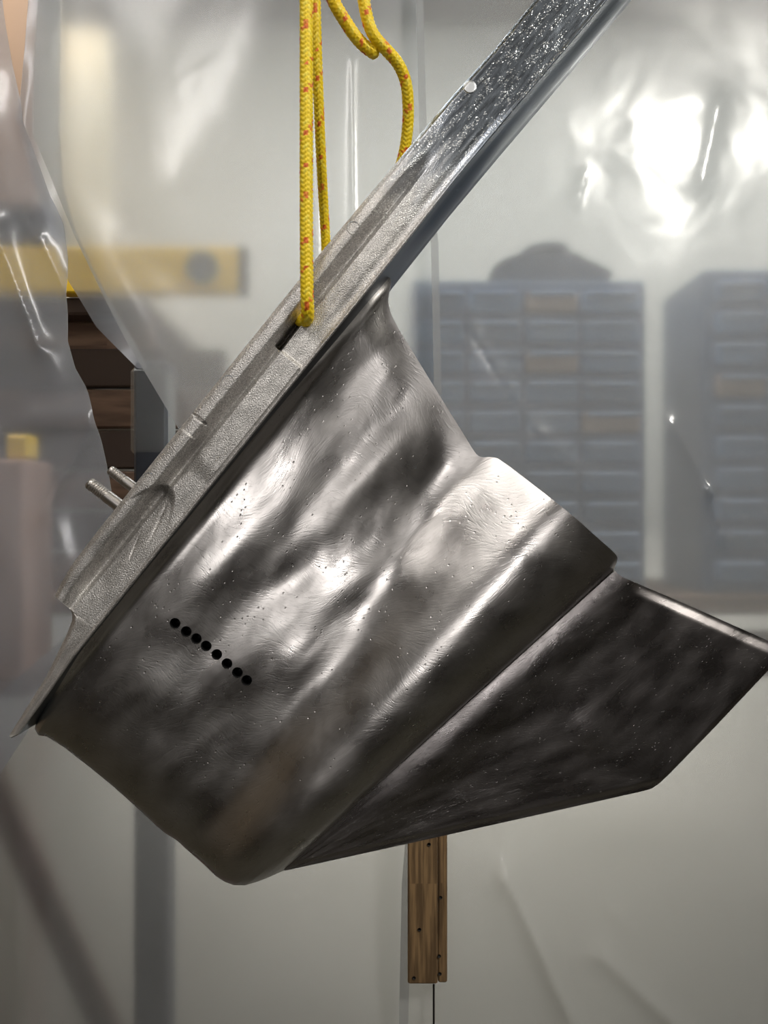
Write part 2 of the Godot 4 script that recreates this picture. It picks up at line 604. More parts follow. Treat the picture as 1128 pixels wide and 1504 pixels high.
var dents := [
	# a, b, width along a, width along b, turn, height: the hand-filed hollows and swellings of the side
	[0.86, 0.13, 0.10, 0.05, 0.0, -2.6], [0.80, 0.33, 0.16, 0.05, 0.10, 3.4], [0.90, 0.47, 0.09, 0.06, 0.0, -3.0],
	[0.62, 0.20, 0.12, 0.06, 0.0, 2.6], [0.55, 0.36, 0.06, 0.05, 0.0, -2.4], [0.66, 0.50, 0.08, 0.05, 0.3, 3.0],
	[0.42, 0.16, 0.13, 0.07, 0.0, 3.0], [0.42, 0.31, 0.13, 0.07, 0.0, -3.2], [0.45, 0.52, 0.07, 0.06, 0.0, 2.2],
	[0.27, 0.48, 0.10, 0.07, 0.2, -2.2], [0.20, 0.24, 0.07, 0.10, 0.0, 2.0], [0.12, 0.55, 0.08, 0.08, 0.0, -1.8],
	[0.72, 0.62, 0.08, 0.05, 0.2, 2.2], [0.53, 0.66, 0.10, 0.05, 0.0, -2.2], [0.33, 0.68, 0.10, 0.06, 0.0, 2.0],
]

func body_h(a: float, b: float) -> float:
	var hs := foil(a) * (1.0 - 0.75 * smoothstep(0.80, 0.98, b))
	var bullet := sqrt(1.0 - pow(1.0 - minf((a + 0.004) / 0.30, 1.0), 2.0))
	var q := clampf((b - 0.82) / 0.178, 0.0, 1.0)
	var ht := 82.0 * bullet * (sqrt(1.0 - q * q) if b > 0.82 else 0.5 + 0.5 * cos(PI * clampf((0.82 - b) / 0.36, 0.0, 1.0)))
	var k := 20.0 * bullet + 0.5
	var m := clampf(0.5 + 0.5 * (ht - hs) / k, 0, 1)
	var h := lerpf(hs, ht, m) + k * m * (1.0 - m)
	var inner := smoothstep(0.0, 0.10, a) * (1.0 - smoothstep(0.93, 1.0, a)) * smoothstep(0.0, 0.06, b) * (1.0 - smoothstep(0.82, 0.95, b))
	var wave := 0.0
	for d in dents:
		var x: float = (a - d[0]) * cos(d[4]) + (b - d[1]) * sin(d[4])
		var y: float = (b - d[1]) * cos(d[4]) - (a - d[0]) * sin(d[4])
		wave += 1.6 * d[5] * exp(-pow(x / d[2], 2.0) - pow(y / d[3], 2.0))
	wave += 0.7 * soft.get_noise_2d(a * 5.0, b * 7.0 + 3.0) + 0.12 * soft.get_noise_2d(a * 16.0, b * 18.0 + 40.0)
	h += wave * inner
	h += 9.0 * (1.0 - smoothstep(0.0, 0.30, b)) * smoothstep(0.45, 0.75, a) * (1.0 - smoothstep(0.93, 1.0, a))
	# hollow fillet up to the plate above
	h += 22.0 * bell(b, -0.01, 0.04) * smoothstep(0.02, 0.2, a) * (1.0 - smoothstep(0.60, 0.97, a))
	return h

func body_edges() -> Array:
	var n := 400
	var root := []
	for i in n + 1:
		var a := float(i) / n
		var w := beam_at(lerpf(-133.0, 742.0, a), -1.0)
		root.append(Vector3(w.x - 0.5, w.y - 0.5, body_h(a, 0.0)))
	var seam_px := even([Vector2(420, 1277), Vector2(560, 1147), Vector2(700, 1020), Vector2(800, 930), Vector2(901, 838)], n)
	var lead_px := even(round_off([unflat(root[0]), Vector2(50, 1079), Vector2(75, 1083), Vector2(150, 1141), Vector2(200, 1185), Vector2(238, 1221), Vector2(256, 1232), Vector2(262, 1236), Vector2(272, 1246), Vector2(300, 1270), Vector2(322, 1292), Vector2(350, 1303), Vector2(385, 1293), Vector2(420, 1277)], 1), n)
	var tail := unflat(root[n])
	var trail_px := even(round_off([tail, Vector2(576, 412), Vector2(570, 432), Vector2(571, 452), Vector2(580, 474), Vector2(612, 526), Vector2(640, 572), Vector2(680, 636), Vector2(698, 666), Vector2(706, 672), Vector2(722, 671), Vector2(734, 674), Vector2(790, 717), Vector2(840, 756), Vector2(880, 792), Vector2(904, 813), Vector2(908, 821), Vector2(901, 838)], 1), n)
	var seam := []
	var lead := []
	var trail := []
	for i in n + 1:
		var t := float(i) / n
		seam.append(flat(seam_px[i], body_h(t, 1.0)))
		lead.append(flat(lead_px[i], body_h(0.0, t)))
		trail.append(flat(trail_px[i], body_h(1.0, t)))
	return [root, seam, lead, trail]

func coons(e: Array, a: float, b: float) -> Vector2:
	var n: int = e[0].size() - 1
	var c := []
	for k in 4:
		var x := (a if k < 2 else b) * n
		var i := mini(int(x), n - 1)
		var p: Vector3 = e[k][i].lerp(e[k][i + 1], x - i)
		c.append(Vector2(p.x, p.y))
	var f := func(p: Vector3) -> Vector2: return Vector2(p.x, p.y)
	var p00: Vector2 = f.call(e[0][0]).lerp(f.call(e[2][0]), 0.5)
	var p10: Vector2 = f.call(e[0][n]).lerp(f.call(e[3][0]), 0.5)
	var p01: Vector2 = f.call(e[1][0])
	var p11: Vector2 = f.call(e[1][n])
	return c[0].lerp(c[1], b) + c[2].lerp(c[3], a) - (p00.lerp(p10, a)).lerp(p01.lerp(p11, a), b)


func casting() -> void:
	var home := spot(300, 1080, 0)
	var t := thing("gearcase", home, "bare grey metal outboard motor gearcase hanging diagonally from yellow ropes", "gearcase")
	var put := func(called: String, mesh: Mesh, m: Material) -> MeshInstance3D: return part(called, mesh, m, t, -home)

	# --- strut and bullet-shaped gear housing, one polished surface
	var e := body_edges()
	var nu := 300
	var nv := 230
	var pts := []
	pts.resize((nu + 1) * (nv + 1))
	for i in nu + 1:
		for j in nv + 1:
			var a := float(i) / nu
			var b := float(j) / nv
			var p := coons(e, a, b)
			pts[i * (nv + 1) + j] = Vector3(p.x, p.y, body_h(a, b))
	# water inlet holes: open the skin there and draw its edge onto the hole's circle
	var skip := {}
	var mouths := []
	for hole in HOLES:
		var best := Vector3()
		var near := 1e9
		for q in pts:
			var k: float = 1.0 - q.z / D
			var px := Vector2(CX + (q.x - CX) / k, CY + (q.y - CY) / k)
			if px.distance_squared_to(hole) < near:
				near = px.distance_squared_to(hole)
				best = q
		mouths.append(best)
		var rad := 6.6
		for i in nu:
			for j in nv:
				var mid: Vector3 = (pts[i * (nv + 1) + j] + pts[(i + 1) * (nv + 1) + j + 1]) / 2.0
				if Vector2(mid.x - best.x, mid.y - best.y).length() < rad:
					skip[i * nv + j] = true
		for i in nu + 1:
			for j in nv + 1:
				var q: Vector3 = pts[i * (nv + 1) + j]
				var off := Vector2(q.x - best.x, q.y - best.y)
				if absf(off.length() - rad) < 1.6:
					off = off.normalized() * rad
					pts[i * (nv + 1) + j] = Vector3(best.x + off.x, best.y + off.y, q.z)
	put.call("strut", twin(nu, nv, func(i, j): return pts[i * (nv + 1) + j], skip), M.polished)
	var cup := lathe([Vector2(0.9, 7.6), Vector2(1.1, 7.0), Vector2(0.4, 6.4), Vector2(-2.0, 6.2), Vector2(-22.0, 6.0), Vector2(-22.0, 0.01)].map(func(q): return q * U), 20)
	for m in mouths:
		var o := part("inlet_hole", cup, M.hole, t, world(m) - home)
		o.set_meta("label", "black round water inlet hole")

	# --- skeg
	var root_px := [Vector2(418, 1278), Vector2(560, 1148), Vector2(700, 1021), Vector2(800, 931), Vector2(903, 838)]
	var keel_px := [Vector2(418, 1279), Vector2(600, 1239), Vector2(780, 1199), Vector2(940, 1163), Vector2(956, 1159), Vector2(968, 1151), Vector2(982, 1138), Vector2(1050, 1068), Vector2(1128, 985), Vector2(1146, 966)]
	var back_px := [Vector2(903, 838), Vector2(911, 846), Vector2(924, 852), Vector2(1000, 884), Vector2(1128, 941), Vector2(1142, 948), Vector2(1147, 958), Vector2(1146, 966)]
	var n := 200
	var lift := func(x: Vector2) -> Vector3: return Vector3(x.x, x.y, 0)
	var se := [even(root_px, n).map(lift), even(keel_px, n).map(lift), even([Vector2(418, 1278), Vector2(418, 1279)], n).map(lift), even(round_off(back_px, 1), n).map(lift)]
	var skeg_f := func(i, j):
		var a := pow(i / 200.0, 0.8)
		var b := pow(j / 90.0, 1.15)
		var p := coons(se, a, b)
		var root: Vector2 = Vector2(418, 1278).lerp(Vector2(903, 838), a)
		var away: float = maxf(0.0, (p - root).dot(Vector2(0.672, 0.741)))
		var edge: float = (p - Vector2(924, 852)).dot(Vector2(-0.407, 0.913))      # from the upper edge inwards
		var keel: float = minf((Vector2(968, 1151) - p).dot(Vector2(0.218, 0.976)), (Vector2(1050, 1068) - p).dot(Vector2(0.73, 0.684)))
		var h := 8.0 + 7.0 * exp(-pow((away - 26.0) / 32.0, 2.0)) * smoothstep(0.02, 0.35, a)
		h += 0.22 * soft.get_noise_2d(p.x * 0.009, p.y * 0.011) + 0.10 * soft.get_noise_2d(p.x * 0.04, p.y * 0.04)
		h += 3.5 * exp(-((p - Vector2(868, 1074)).length_squared()) / 700.0)
		h -= 7.0 * pow(1.0 - smoothstep(0.0, 17.0, edge), 1.0) * smoothstep(925.0, 940.0, p.x)
		h -= 3.0 * (1.0 - smoothstep(0.0, 5.0, keel))
		return flat(p, maxf(h, 1.2))
	put.call("skeg", twin(200, 90, skeg_f), M.skeg)

	# --- the plate with its cast rail on top
	var us := []
	var u := -149.0
	while u < 1400.0:
		us.append(u)
		if u < 52.4 and u + 2.2 > 52.4:
			us.append_array([52.35, 52.65])
			u = 53.0
		elif (u > 535.0 and u < 547.0) or (u > 355.0 and u < 366.0) or (u > 384.0 and u < 394.0):
			u += 0.8
		else:
			u += 2.2
	us.append(1400.0)
	var bnv := 84
	var bnu := us.size() - 1
	var beam_f := func(i, j):
		var uu: float = us[i]
		var v := lerpf(lut(rim_v, uu), lut(lip_v, uu), j / 84.0)
		return beam_at(uu, v)
	var r := Raw.new()
	var front := PackedVector3Array()
	var uvs := PackedVector2Array()
	var under := PackedVector3Array()
	var rim := PackedVector3Array()
	var rear := PackedVector3Array()
	for i in bnu + 1:
		for j in bnv + 1:
			var q: Vector3 = beam_f.call(i, j)
			front.append(world(q))
			uvs.append(Vector2((us[i] + 149.0) / 1549.0, j / 84.0))
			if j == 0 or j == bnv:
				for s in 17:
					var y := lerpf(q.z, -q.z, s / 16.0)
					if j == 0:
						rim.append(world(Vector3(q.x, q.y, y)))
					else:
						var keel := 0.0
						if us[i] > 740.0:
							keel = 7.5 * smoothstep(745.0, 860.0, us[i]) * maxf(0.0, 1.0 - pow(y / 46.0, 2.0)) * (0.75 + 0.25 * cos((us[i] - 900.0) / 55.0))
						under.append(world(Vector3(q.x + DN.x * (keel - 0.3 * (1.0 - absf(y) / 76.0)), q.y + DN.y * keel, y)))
			if j % 12 == 0:
				rear.append(world(Vector3(q.x, q.y, -q.z)))
	patch(r, front, bnu, bnv, true, uvs)
	patch(r, rear, bnu, 7, false)
	patch(r, rim, bnu, 16, false)
	for i in [0, bnu]:
		var p := []
		var q := []
		for j in bnv + 1:
			p.append(front[i * (bnv + 1) + j])
			q.append(Vector3(front[i * (bnv + 1) + j].x, front[i * (bnv + 1) + j].y, -front[i * (bnv + 1) + j].z))
		ribbon(r, p, q, i == 0)
	put.call("cast_rail", r.mesh(), M.blasted)
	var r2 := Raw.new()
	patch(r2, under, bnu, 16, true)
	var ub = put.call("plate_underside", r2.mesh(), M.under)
	ub.set_meta("label", "smooth underside of the plate, its dark reflection put into the colour")

	# --- round ejector marks on the rail
	for m in [[Vector2(218, 704), 0], [Vector2(335, 561), 0], [Vector2(519, 335), 0], [Vector2(690, 128), 1]]:
		var at: Vector2 = m[0] - O
		var uu: float = at.dot(DU)
		var vv: float = at.dot(DN)
		var ring := PackedVector3Array()
		var w: float = 4.6 if m[1] else 1.3
		var ir: float = 0.05 if m[1] else 8.6
		for i in 33:
			for k in 7:
				var rr: float = ir + (10.2 - ir) * k / 6.0
				var lifted: float = 2.2 * (1.0 if k < 6 else 0.0) - 0.3 if m[1] else 0.9 * sin(PI * k / 6.0) - 0.2
				ring.append(world(beam_at(uu + rr * cos(TAU * i / 32.0), vv + rr * sin(TAU * i / 32.0), lifted)))
		var rr2 := Raw.new()
		patch(rr2, ring, 32, 6, false)
		put.call("ejector_mark", rr2.mesh(), M.disc if m[1] else M.blasted)

	# --- two threaded studs standing out of the upper face
	var prof := [Vector2(-10, 9.6), Vector2(19, 9.6), Vector2(20.5, 8.6)]
	for k in 8:
		for q in [[0.0, 9.4], [0.6, 9.5], [1.8, 8.0], [2.4, 8.0]]:
			prof.append(Vector2(21.0 + k * 3.55 + q[0], q[1]))
	prof.append_array([Vector2(50, 9.2), Vector2(53, 7.2), Vector2(53.5, 0.01)])
	for s in [[Vector2(173, 741), 10.0, 1.0], [Vector2(196, 716), -50.0, 0.86]]:
		var o := part("stud", lathe(prof.map(func(q): return q * U), 24), M.stud, t, spot(s[0].x, s[0].y, s[1]) - home)
		var dir := Vector3(-0.80, 0.60, 0.0)
		o.basis = Basis.looking_at(-dir, Vector3(0, 0, 1)).scaled(Vector3.ONE * s[2])


# ------------------------------------------------------------------ ropes
func plait(path: Array, radius: float, blunt := false) -> ArrayMesh:
	var raw := []
	for q in path:
		raw.append(flat(Vector2(q.x, q.y), q.z))
	raw = round_off(raw, 3)
	var length := 0.0
	for i in range(1, raw.size()):
		length += raw[i].distance_to(raw[i - 1])
	var n := int(length / 1.15)
	var line := even(raw, n)
	var sides := 24
	var r := Raw.new()
	var pts := PackedVector3Array()
	var col := PackedColorArray()
	var side := Vector3(0, 0, 1)
	for i in n + 1:
		var dir: Vector3 = (line[mini(i + 1, n)] - line[maxi(i - 1, 0)]).normalized()
		side = (side - dir * side.dot(dir)).normalized()
		var across := dir.cross(side)
		var s := length * i / n
		for j in sides + 1:
			var q := fposmod(float(j % sides) / sides * 8.0 + 0.5, 8.0)
			var fq := fposmod(q, 1.0)
			var up := 1.0 if int(q) % 2 == 0 else -1.0
			var b := absf(sin(PI * (s / 6.4 + up * (fq - 0.5) * 0.9))) * pow(sin(PI * clampf(fq, 0.06, 0.94)), 0.6)
			var rad := radius * (0.90 + 0.15 * b)
			if blunt and i > n - 6:
				rad *= sqrt(maxf(0.0, (n - i) / 6.0))
			var t := TAU * j / sides
			pts.append(world(line[i] + (side * cos(t) + across * sin(t)) * rad))
			var strand := int(floor(s / 6.4 + up * (fq - 0.5) * 0.9))
			var run := fposmod(s / 47.0 + floor(q) / 8.0 + 0.15 * sin(s * 0.05), 1.0)
			var tone := Color(0.93, 0.66, 0.008)
			if run < 0.17 and int(q) % 2 == 0 and (strand * 13 + int(q) * 5) % 4 != 0:
				tone = Color(0.78, 0.16, 0.02)
			elif run < 0.12 and (strand * 13 + int(q) * 5) % 3 == 0:
				tone = Color(0.82, 0.25, 0.02)
			elif (strand * 7 + int(q) * 3) % 5 == 0:
				tone = Color(0.95, 0.75, 0.06)
			col.append(tone)
	patch(r, pts, n, sides, false)
	r.c = col
	return r.mesh(true)

func ropes() -> void:
	var top := spot(452, -1750, 90)
	var t := thing("yellow_rope", spot(452, 470, 80), "yellow braided rope with orange flecks looped through the slot in the rail", "rope")
	part("front_strand", plait([Vector3(451, -1800, 92), Vector3(450, -300, 93), Vector3(450, 0, 94), Vector3(450, 200, 94), Vector3(450, 330, 92), Vector3(450.5, 400, 91), Vector3(451, 440, 89), Vector3(452, 458, 84), Vector3(451, 469, 74), Vector3(447, 472, 60), Vector3(440, 470, 44), Vector3(436, 464, 26)], 9.0), M.rope, t, -t.position)
	part("rear_strand", plait([Vector3(456, -1800, 70), Vector3(461, -200, 66), Vector3(463, 0, 58), Vector3(466, 100, 40), Vector3(471, 220, 0), Vector3(475, 300, -50), Vector3(479, 360, -78), Vector3(480, 410, -84), Vector3(470, 450, -84), Vector3(452, 470, -76), Vector3(440, 470, -50)], 7.4), M.rope, t, -t.position)
	var t2 := thing("yellow_rope", spot(597, 220, 0), "slack yellow braided rope curving down behind the upper end of the rail", "rope")
	part("strand", plait([Vector3(528, -1800, 20), Vector3(530, -200, 10), Vector3(531, -30, 10), Vector3(536, 15, 8), Vector3(546, 50, 4), Vector3(566, 72, -5), Vector3(585, 92, -18), Vector3(597, 120, -32), Vector3(600, 155, -48), Vector3(599, 190, -64), Vector3(594, 225, -78), Vector3(585, 255, -86), Vector3(570, 285, -88), Vector3(556, 300, -80), Vector3(548, 312, -60)], 9.0), M.rope, t2, -t2.position)
	part("tail", plait([Vector3(462, -220, 24), Vector3(476, -40, 14), Vector3(489, 2, 12), Vector3(505, 28, 6), Vector3(519, 50, 0), Vector3(533, 66, -6), Vector3(548, 77, -9), Vector3(557, 81, -11)], 9.4, true), M.rope, t2, -t2.position)
	for k in [[451.0, 82.0, "iron screw hook in the ceiling holding the looped rope"], [528.0, 20.0, "iron screw hook in the ceiling holding the slack rope"]]:
		var at := spot(k[0], -1800, k[1])
		var h := thing("ceiling_hook", Vector3(at.x, 2.57, at.z), k[2], "hook")
		var up := lathe([Vector2(-0.03, 0.004), Vector2(0.0, 0.004), Vector2(0.0, 0.012), Vector2(0.004, 0.012)], 14)
		var o := part("shank", up, M.stud, h)
		o.rotation.x = -PI / 2
		var tor := TorusMesh.new()
		tor.inner_radius = 0.010
		tor.outer_radius = 0.017
		var e := part("eye", tor, M.stud, h, Vector3(0, at.y - 2.57 + 0.012, 0))
		e.rotation.x = PI / 2


# ------------------------------------------------------------------ plastic sheeting
func seg(p: Vector2, a: Vector2, b: Vector2) -> float:
	return p.distance_to(Geometry2D.get_closest_point_to_segment(p, a, b))

func ridge(p: Vector2, a: Vector2, b: Vector2, w: float, amp: float) -> float:
	return amp * exp(-2.2 * seg(p, a, b) / w)

# left and right edges per height (drawing units, as seen at depth z), wrinkle height in metres
func sheet(called: String, mat_: Material, z: float, y0: float, y1: float, left: Array, right: Array, nu: int, nv: int, relief: Callable, label: String) -> void:
	var front := PackedVector3Array()
	var back := PackedVector3Array()
	for i in nu + 1:
		var y := lerpf(y0, y1, float(i) / nu)
		var xl := lut(left, y)
		var xr := lut(right, y)
		for j in nv + 1:
			var p := Vector2(lerpf(xl, xr, float(j) / nv), y)
			var q := far(p.x, p.y, z)
			q.z += relief.call(p)
			front.append(q)
			back.append(q - Vector3(0, 0, 0.0008))
	var home := front[nu * (nv + 1) + nv / 2]
	for k in front.size():
		front[k] -= home
		back[k] -= home
	var r := Raw.new()
	patch(r, front, nu, nv, false)
	patch(r, back, nu, nv, true)
	for side in 4:
		var p := []
		var q := []
		for k in ((nu if side < 2 else nv) + 1):
			var at: int = [k * (nv + 1), k * (nv + 1) + nv, k, nu * (nv + 1) + k][side]
			p.append(front[at])
			q.append(back[at])
		ribbon(r, p, q, side == 0 or side == 3)
	var o := part(called, r.mesh(), mat_, self, home)
	tag(o, label, "plastic sheet", "")

func wrinkle(p: Vector2, amount: float) -> float:
	var w := Vector2(p.x + 30.0 * soft.get_noise_2d(p.x * 0.008, p.y * 0.008), p.y + 30.0 * soft.get_noise_2d(p.x * 0.008 + 40.0, p.y * 0.008))
	return amount * (cell.get_noise_2d(w.x * 0.018, w.y * 0.014) + 0.45 * cell.get_noise_2d(w.x * 0.045 + 9.0, w.y * 0.035))

func sheets() -> void:
	var right_relief := func(p: Vector2) -> float:
		var z := 0.005 * soft.get_noise_2d(p.x * 0.0022, p.y * 0.0016) + 0.0004 * soft.get_noise_2d(p.x * 0.008, p.y * 0.006)
		z += 0.20 * wrinkle(p * 0.7, 0.006 * bell(p.x, 985.0, 150.0) * bell(p.y, 220.0, 150.0))
		z += 0.003 * exp(-((p - Vector2(985, 235)).length_squared()) / 12000.0)
		z += ridge(p, Vector2(1030, 270), Vector2(1055, 150), 26.0, 0.005)
		z += ridge(p, Vector2(845, 300), Vector2(858, 255), 12.0, 0.003)
		z += ridge(p, Vector2(985, 625), Vector2(1040, 720), 26.0, 0.006) + ridge(p, Vector2(1040, 720), Vector2(1060, 795), 22.0, 0.008)
		z += ridge(p, Vector2(690, 480), Vector2(790, 640), 40.0, 0.003) + ridge(p, Vector2(800, 640), Vector2(870, 720), 34.0, 0.003)
		z += ridge(p, Vector2(737, 1215), Vector2(735, 1300), 10.0, 0.005) + ridge(p, Vector2(735, 1300), Vector2(738, 1600), 7.0, 0.0015)
		z += ridge(p, Vector2(740, 1280), Vector2(850, 1520), 60.0, 0.026) + ridge(p, Vector2(880, 1400), Vector2(1000, 1510), 60.0, 0.018)
		z += ridge(p, Vector2(880, 1330), Vector2(935, 1370), 18.0, 0.002)
		z += 0.016 * bell(p.x, 930.0, 150.0) * bell(p.y, 1195.0, 60.0)
		return z
	sheet("plastic_sheet", M.sheet, -0.45, -820, 2300, [Vector2(-820, 606), Vector2(0, 611), Vector2(200, 616), Vector2(360, 633), Vector2(700, 640), Vector2(1300, 590), Vector2(2300, 570)], [Vector2(-820, 1900), Vector2(2300, 1900)], 460, 200, right_relief, "wide milky plastic sheet with a crumpled shiny patch, hanging before the drawer cabinets")
	var mid_relief := func(p: Vector2) -> float:
		var z := 0.006 * soft.get_noise_2d(p.x * 0.0025 + 7.0, p.y * 0.0016) + 0.0004 * soft.get_noise_2d(p.x * 0.01, p.y * 0.007)
		z += 0.016 * bell((p.x - 300.0) * 0.86 + (p.y - 130.0) * 0.5, 20.0, 95.0) * (1.0 - smoothstep(250.0, 420.0, p.y))
		z += wrinkle(p * 0.7, 0.0012 * bell((p.x - 290.0) * 0.86 + (p.y - 130.0) * 0.5, 0.0, 40.0) * bell(p.y, 120.0, 130.0))
		z += ridge(p, Vector2(518, 90), Vector2(520, 360), 12.0, 0.004) + ridge(p, Vector2(463, 150), Vector2(467, 420), 14.0, 0.004)
		z += 0.012 * bell(p.x - 0.55 * (p.y - 330.0), 130.0, 48.0) * smoothstep(200.0, 420.0, p.y) * (1.0 - smoothstep(650.0, 760.0, p.y))
		return z
	sheet("plastic_sheet", M.sheet_soft, -0.48, -820, 2300, [Vector2(-820, 80), Vector2(0, 56), Vector2(100, 50), Vector2(200, 50), Vector2(260, 76), Vector2(300, 93), Vector2(350, 114), Vector2(400, 137), Vector2(450, 161), Vector2(500, 186), Vector2(560, 222), Vector2(640, 270), Vector2(720, 300), Vector2(800, 260), Vector2(1000, 20), Vector2(1100, -80), Vector2(2300, -500)], [Vector2(-820, 618), Vector2(0, 622), Vector2(200, 627), Vector2(360, 644), Vector2(700, 651), Vector2(1300, 604), Vector2(2300, 584)], 420, 170, mid_relief, "milky plastic sheet behind the ropes, its free left edge falling diagonally")
	var flap_relief := func(p: Vector2) -> float: return 0.006 * soft.get_noise_2d(p.x * 0.01, p.y * 0.004) + 0.004 * sin(p.x * 0.05)
	sheet("plastic_sheet", M.sheet_thin, -0.52, -820, 540, [Vector2(-820, 40), Vector2(0, 44), Vector2(180, 30), Vector2(335, 70), Vector2(410, 98), Vector2(480, 142), Vector2(540, 200)], [Vector2(-820, 100), Vector2(0, 88), Vector2(180, 84), Vector2(270, 90), Vector2(335, 108), Vector2(395, 139), Vector2(450, 167), Vector2(500, 196), Vector2(540, 216)], 160, 14, flap_relief, "narrow plastic flap hanging in the gap between the left and the middle sheet")
	var left_relief := func(p: Vector2) -> float:
		var z := 0.007 * soft.get_noise_2d(p.x * 0.006 + 3.0, p.y * 0.003) + 0.001 * soft.get_noise_2d(p.x * 0.015, p.y * 0.009)
		z += 0.0075 * bell(p.y, 622.0 - 0.08 * p.x, 21.0) * smoothstep(0.0, 70.0, p.x) * (1.0 - smoothstep(135.0, 155.0, p.x)) + ridge(p, Vector2(138, 625), Vector2(62, 755), 30.0, 0.008)
		z += ridge(p, Vector2(36, 180), Vector2(74, 290), 16.0, 0.010) + ridge(p, Vector2(-10, 330), Vector2(60, 510), 30.0, 0.010)
		z += ridge(p, Vector2(60, 350), Vector2(105, 440), 20.0, 0.006)
		return z
	sheet("plastic_sheet", M.sheet_thin, -0.33, -600, 1900, [Vector2(-600, -420), Vector2(1900, -420)], [Vector2(-600, -20), Vector2(0, 4), Vector2(100, 19), Vector2(170, 33), Vector2(230, 55), Vector2(290, 76), Vector2(330, 94), Vector2(380, 101), Vector2(440, 100), Vector2(500, 100), Vector2(540, 110), Vector2(570, 127), Vector2(600, 138), Vector2(650, 150), Vector2(700, 160), Vector2(760, 170), Vector2(860, 168), Vector2(960, 120), Vector2(1060, 50), Vector2(1150, -8), Vector2(1400, -60), Vector2(1900, -120)], 300, 110, left_relief, "crumpled clear plastic sheet with a bright fold at the far left")


# ------------------------------------------------------------------ what stands behind the sheeting
func far_box(called: String, x0: float, y0: float, x1: float, y1: float, z: float, depth: float, m: Material, parent: Node, bevel := 0.003) -> MeshInstance3D:
	var a := far(x0, y1, z)
	var b := far(x1, y0, z)
	var size := Vector3(b.x - a.x, b.y - a.y, depth)
	var mid := Vector3((a.x + b.x) / 2, (a.y + b.y) / 2, z - depth / 2)
	if parent == self:
		return part(called, box(size, bevel), m, self, mid)
	return part(called, box(size, bevel), m, parent, mid - (parent as Node3D).position)

func cabinet(x0: float, y0: float, x1: float, y1: float, z: float, cols: Array, rows: int, tans: Dictionary, label: String) -> void:
	var base := far((x0 + x1) / 2, y1, z)
	base.z -= 0.1
	var t := thing("drawer_cabinet", base, label, "cabinet")
	far_box("body", x0, y0, x1, y1, z, 0.2, M.cabinet, t, 0.004)
	for c in cols.size() - 1:
		for r in rows:
			var ya := lerpf(y0 + 8, y1 - 10, float(r) / rows)
			var yb := lerpf(y0 + 8, y1 - 10, float(r + 1) / rows)
			var m: Material = M.drawer_tan if tans.has(c * 100 + r) else (M.drawer if (r * 5 + c * 3) % 4 else M.drawer_dark)
			var d := far_box("drawer", cols[c] + 4, ya + 8, cols[c + 1] - 4, yb - 6, z + 0.012, 0.02, m, t, 0.004)
			var w: float = (cols[c + 1] - cols[c]) * U * (0.58 - z) / 0.58
			part("handle", box(Vector3(w * 0.8, 0.006, 0.012), 0.002), M.grip, d, Vector3(0, 0.013, 0.014))

func back_right() -> void:
	var z := -0.80
	# bench top that the cabinets stand on
	var b := far(1100, 872, z)
	var bench := thing("workbench", Vector3(0.0, 0.0, -0.95), "long wooden workbench under the drawer cabinets", "workbench")
	var top_y := b.y
	part("bench_top", box(Vector3(3.6, 0.035, 0.34), 0.004), M.plank, bench, Vector3(0.0, top_y - 0.0175, 0.0))
	for s in [-1, 1]:
		for q in [-1, 1]:
			part("leg", box(Vector3(0.07, top_y - 0.035, 0.07), 0.004), M.plank, bench, Vector3(s * 1.7, (top_y - 0.035) / 2, q * 0.13))
	cabinet(604, 412, 948, 872, z, [608, 686, 769, 853, 945], 10, {200: 1, 202: 1, 304: 1}, "blue-grey cabinet of many small drawers with a dark case on top")
	cabinet(1032, 396, 1250, 872, z, [1050, 1130, 1190, 1246], 10, {3: 1}, "blue-grey cabinet of small drawers at the right edge, beyond the white gap")
	# domed case on the first cabinet
	var base := far(818, 412, z)
	base.z -= 0.1
	var k := U * (0.58 + 0.80) / 0.58
	var c := thing("tool_case", base, "dark domed tool case with a carrying handle on top of the left drawer cabinet", "case")
	var outline := PackedVector2Array()
	for q in round_off([Vector2(-84, 0), Vector2(-95, 22), Vector2(-84, 34), Vector2(-66, 45), Vector2(-40, 50), Vector2(0, 52), Vector2(34, 52), Vector2(52, 40), Vector2(82, 28), Vector2(96, 18), Vector2(70, 0)], 2):
		outline.append(q * k)
	part("body", slab(outline, 0.13), M.case, c)
	var handle := PackedVector2Array()
	for q in round_off([Vector2(-52, 46), Vector2(-40, 66), Vector2(-12, 76), Vector2(26, 75), Vector2(34, 54), Vector2(24, 54), Vector2(18, 66), Vector2(-9, 67), Vector2(-30, 60), Vector2(-38, 48)], 1):
		handle.append(q * k)
	part("handle", slab(handle, 0.03), M.case, c, Vector3(0, 0, 0.02))

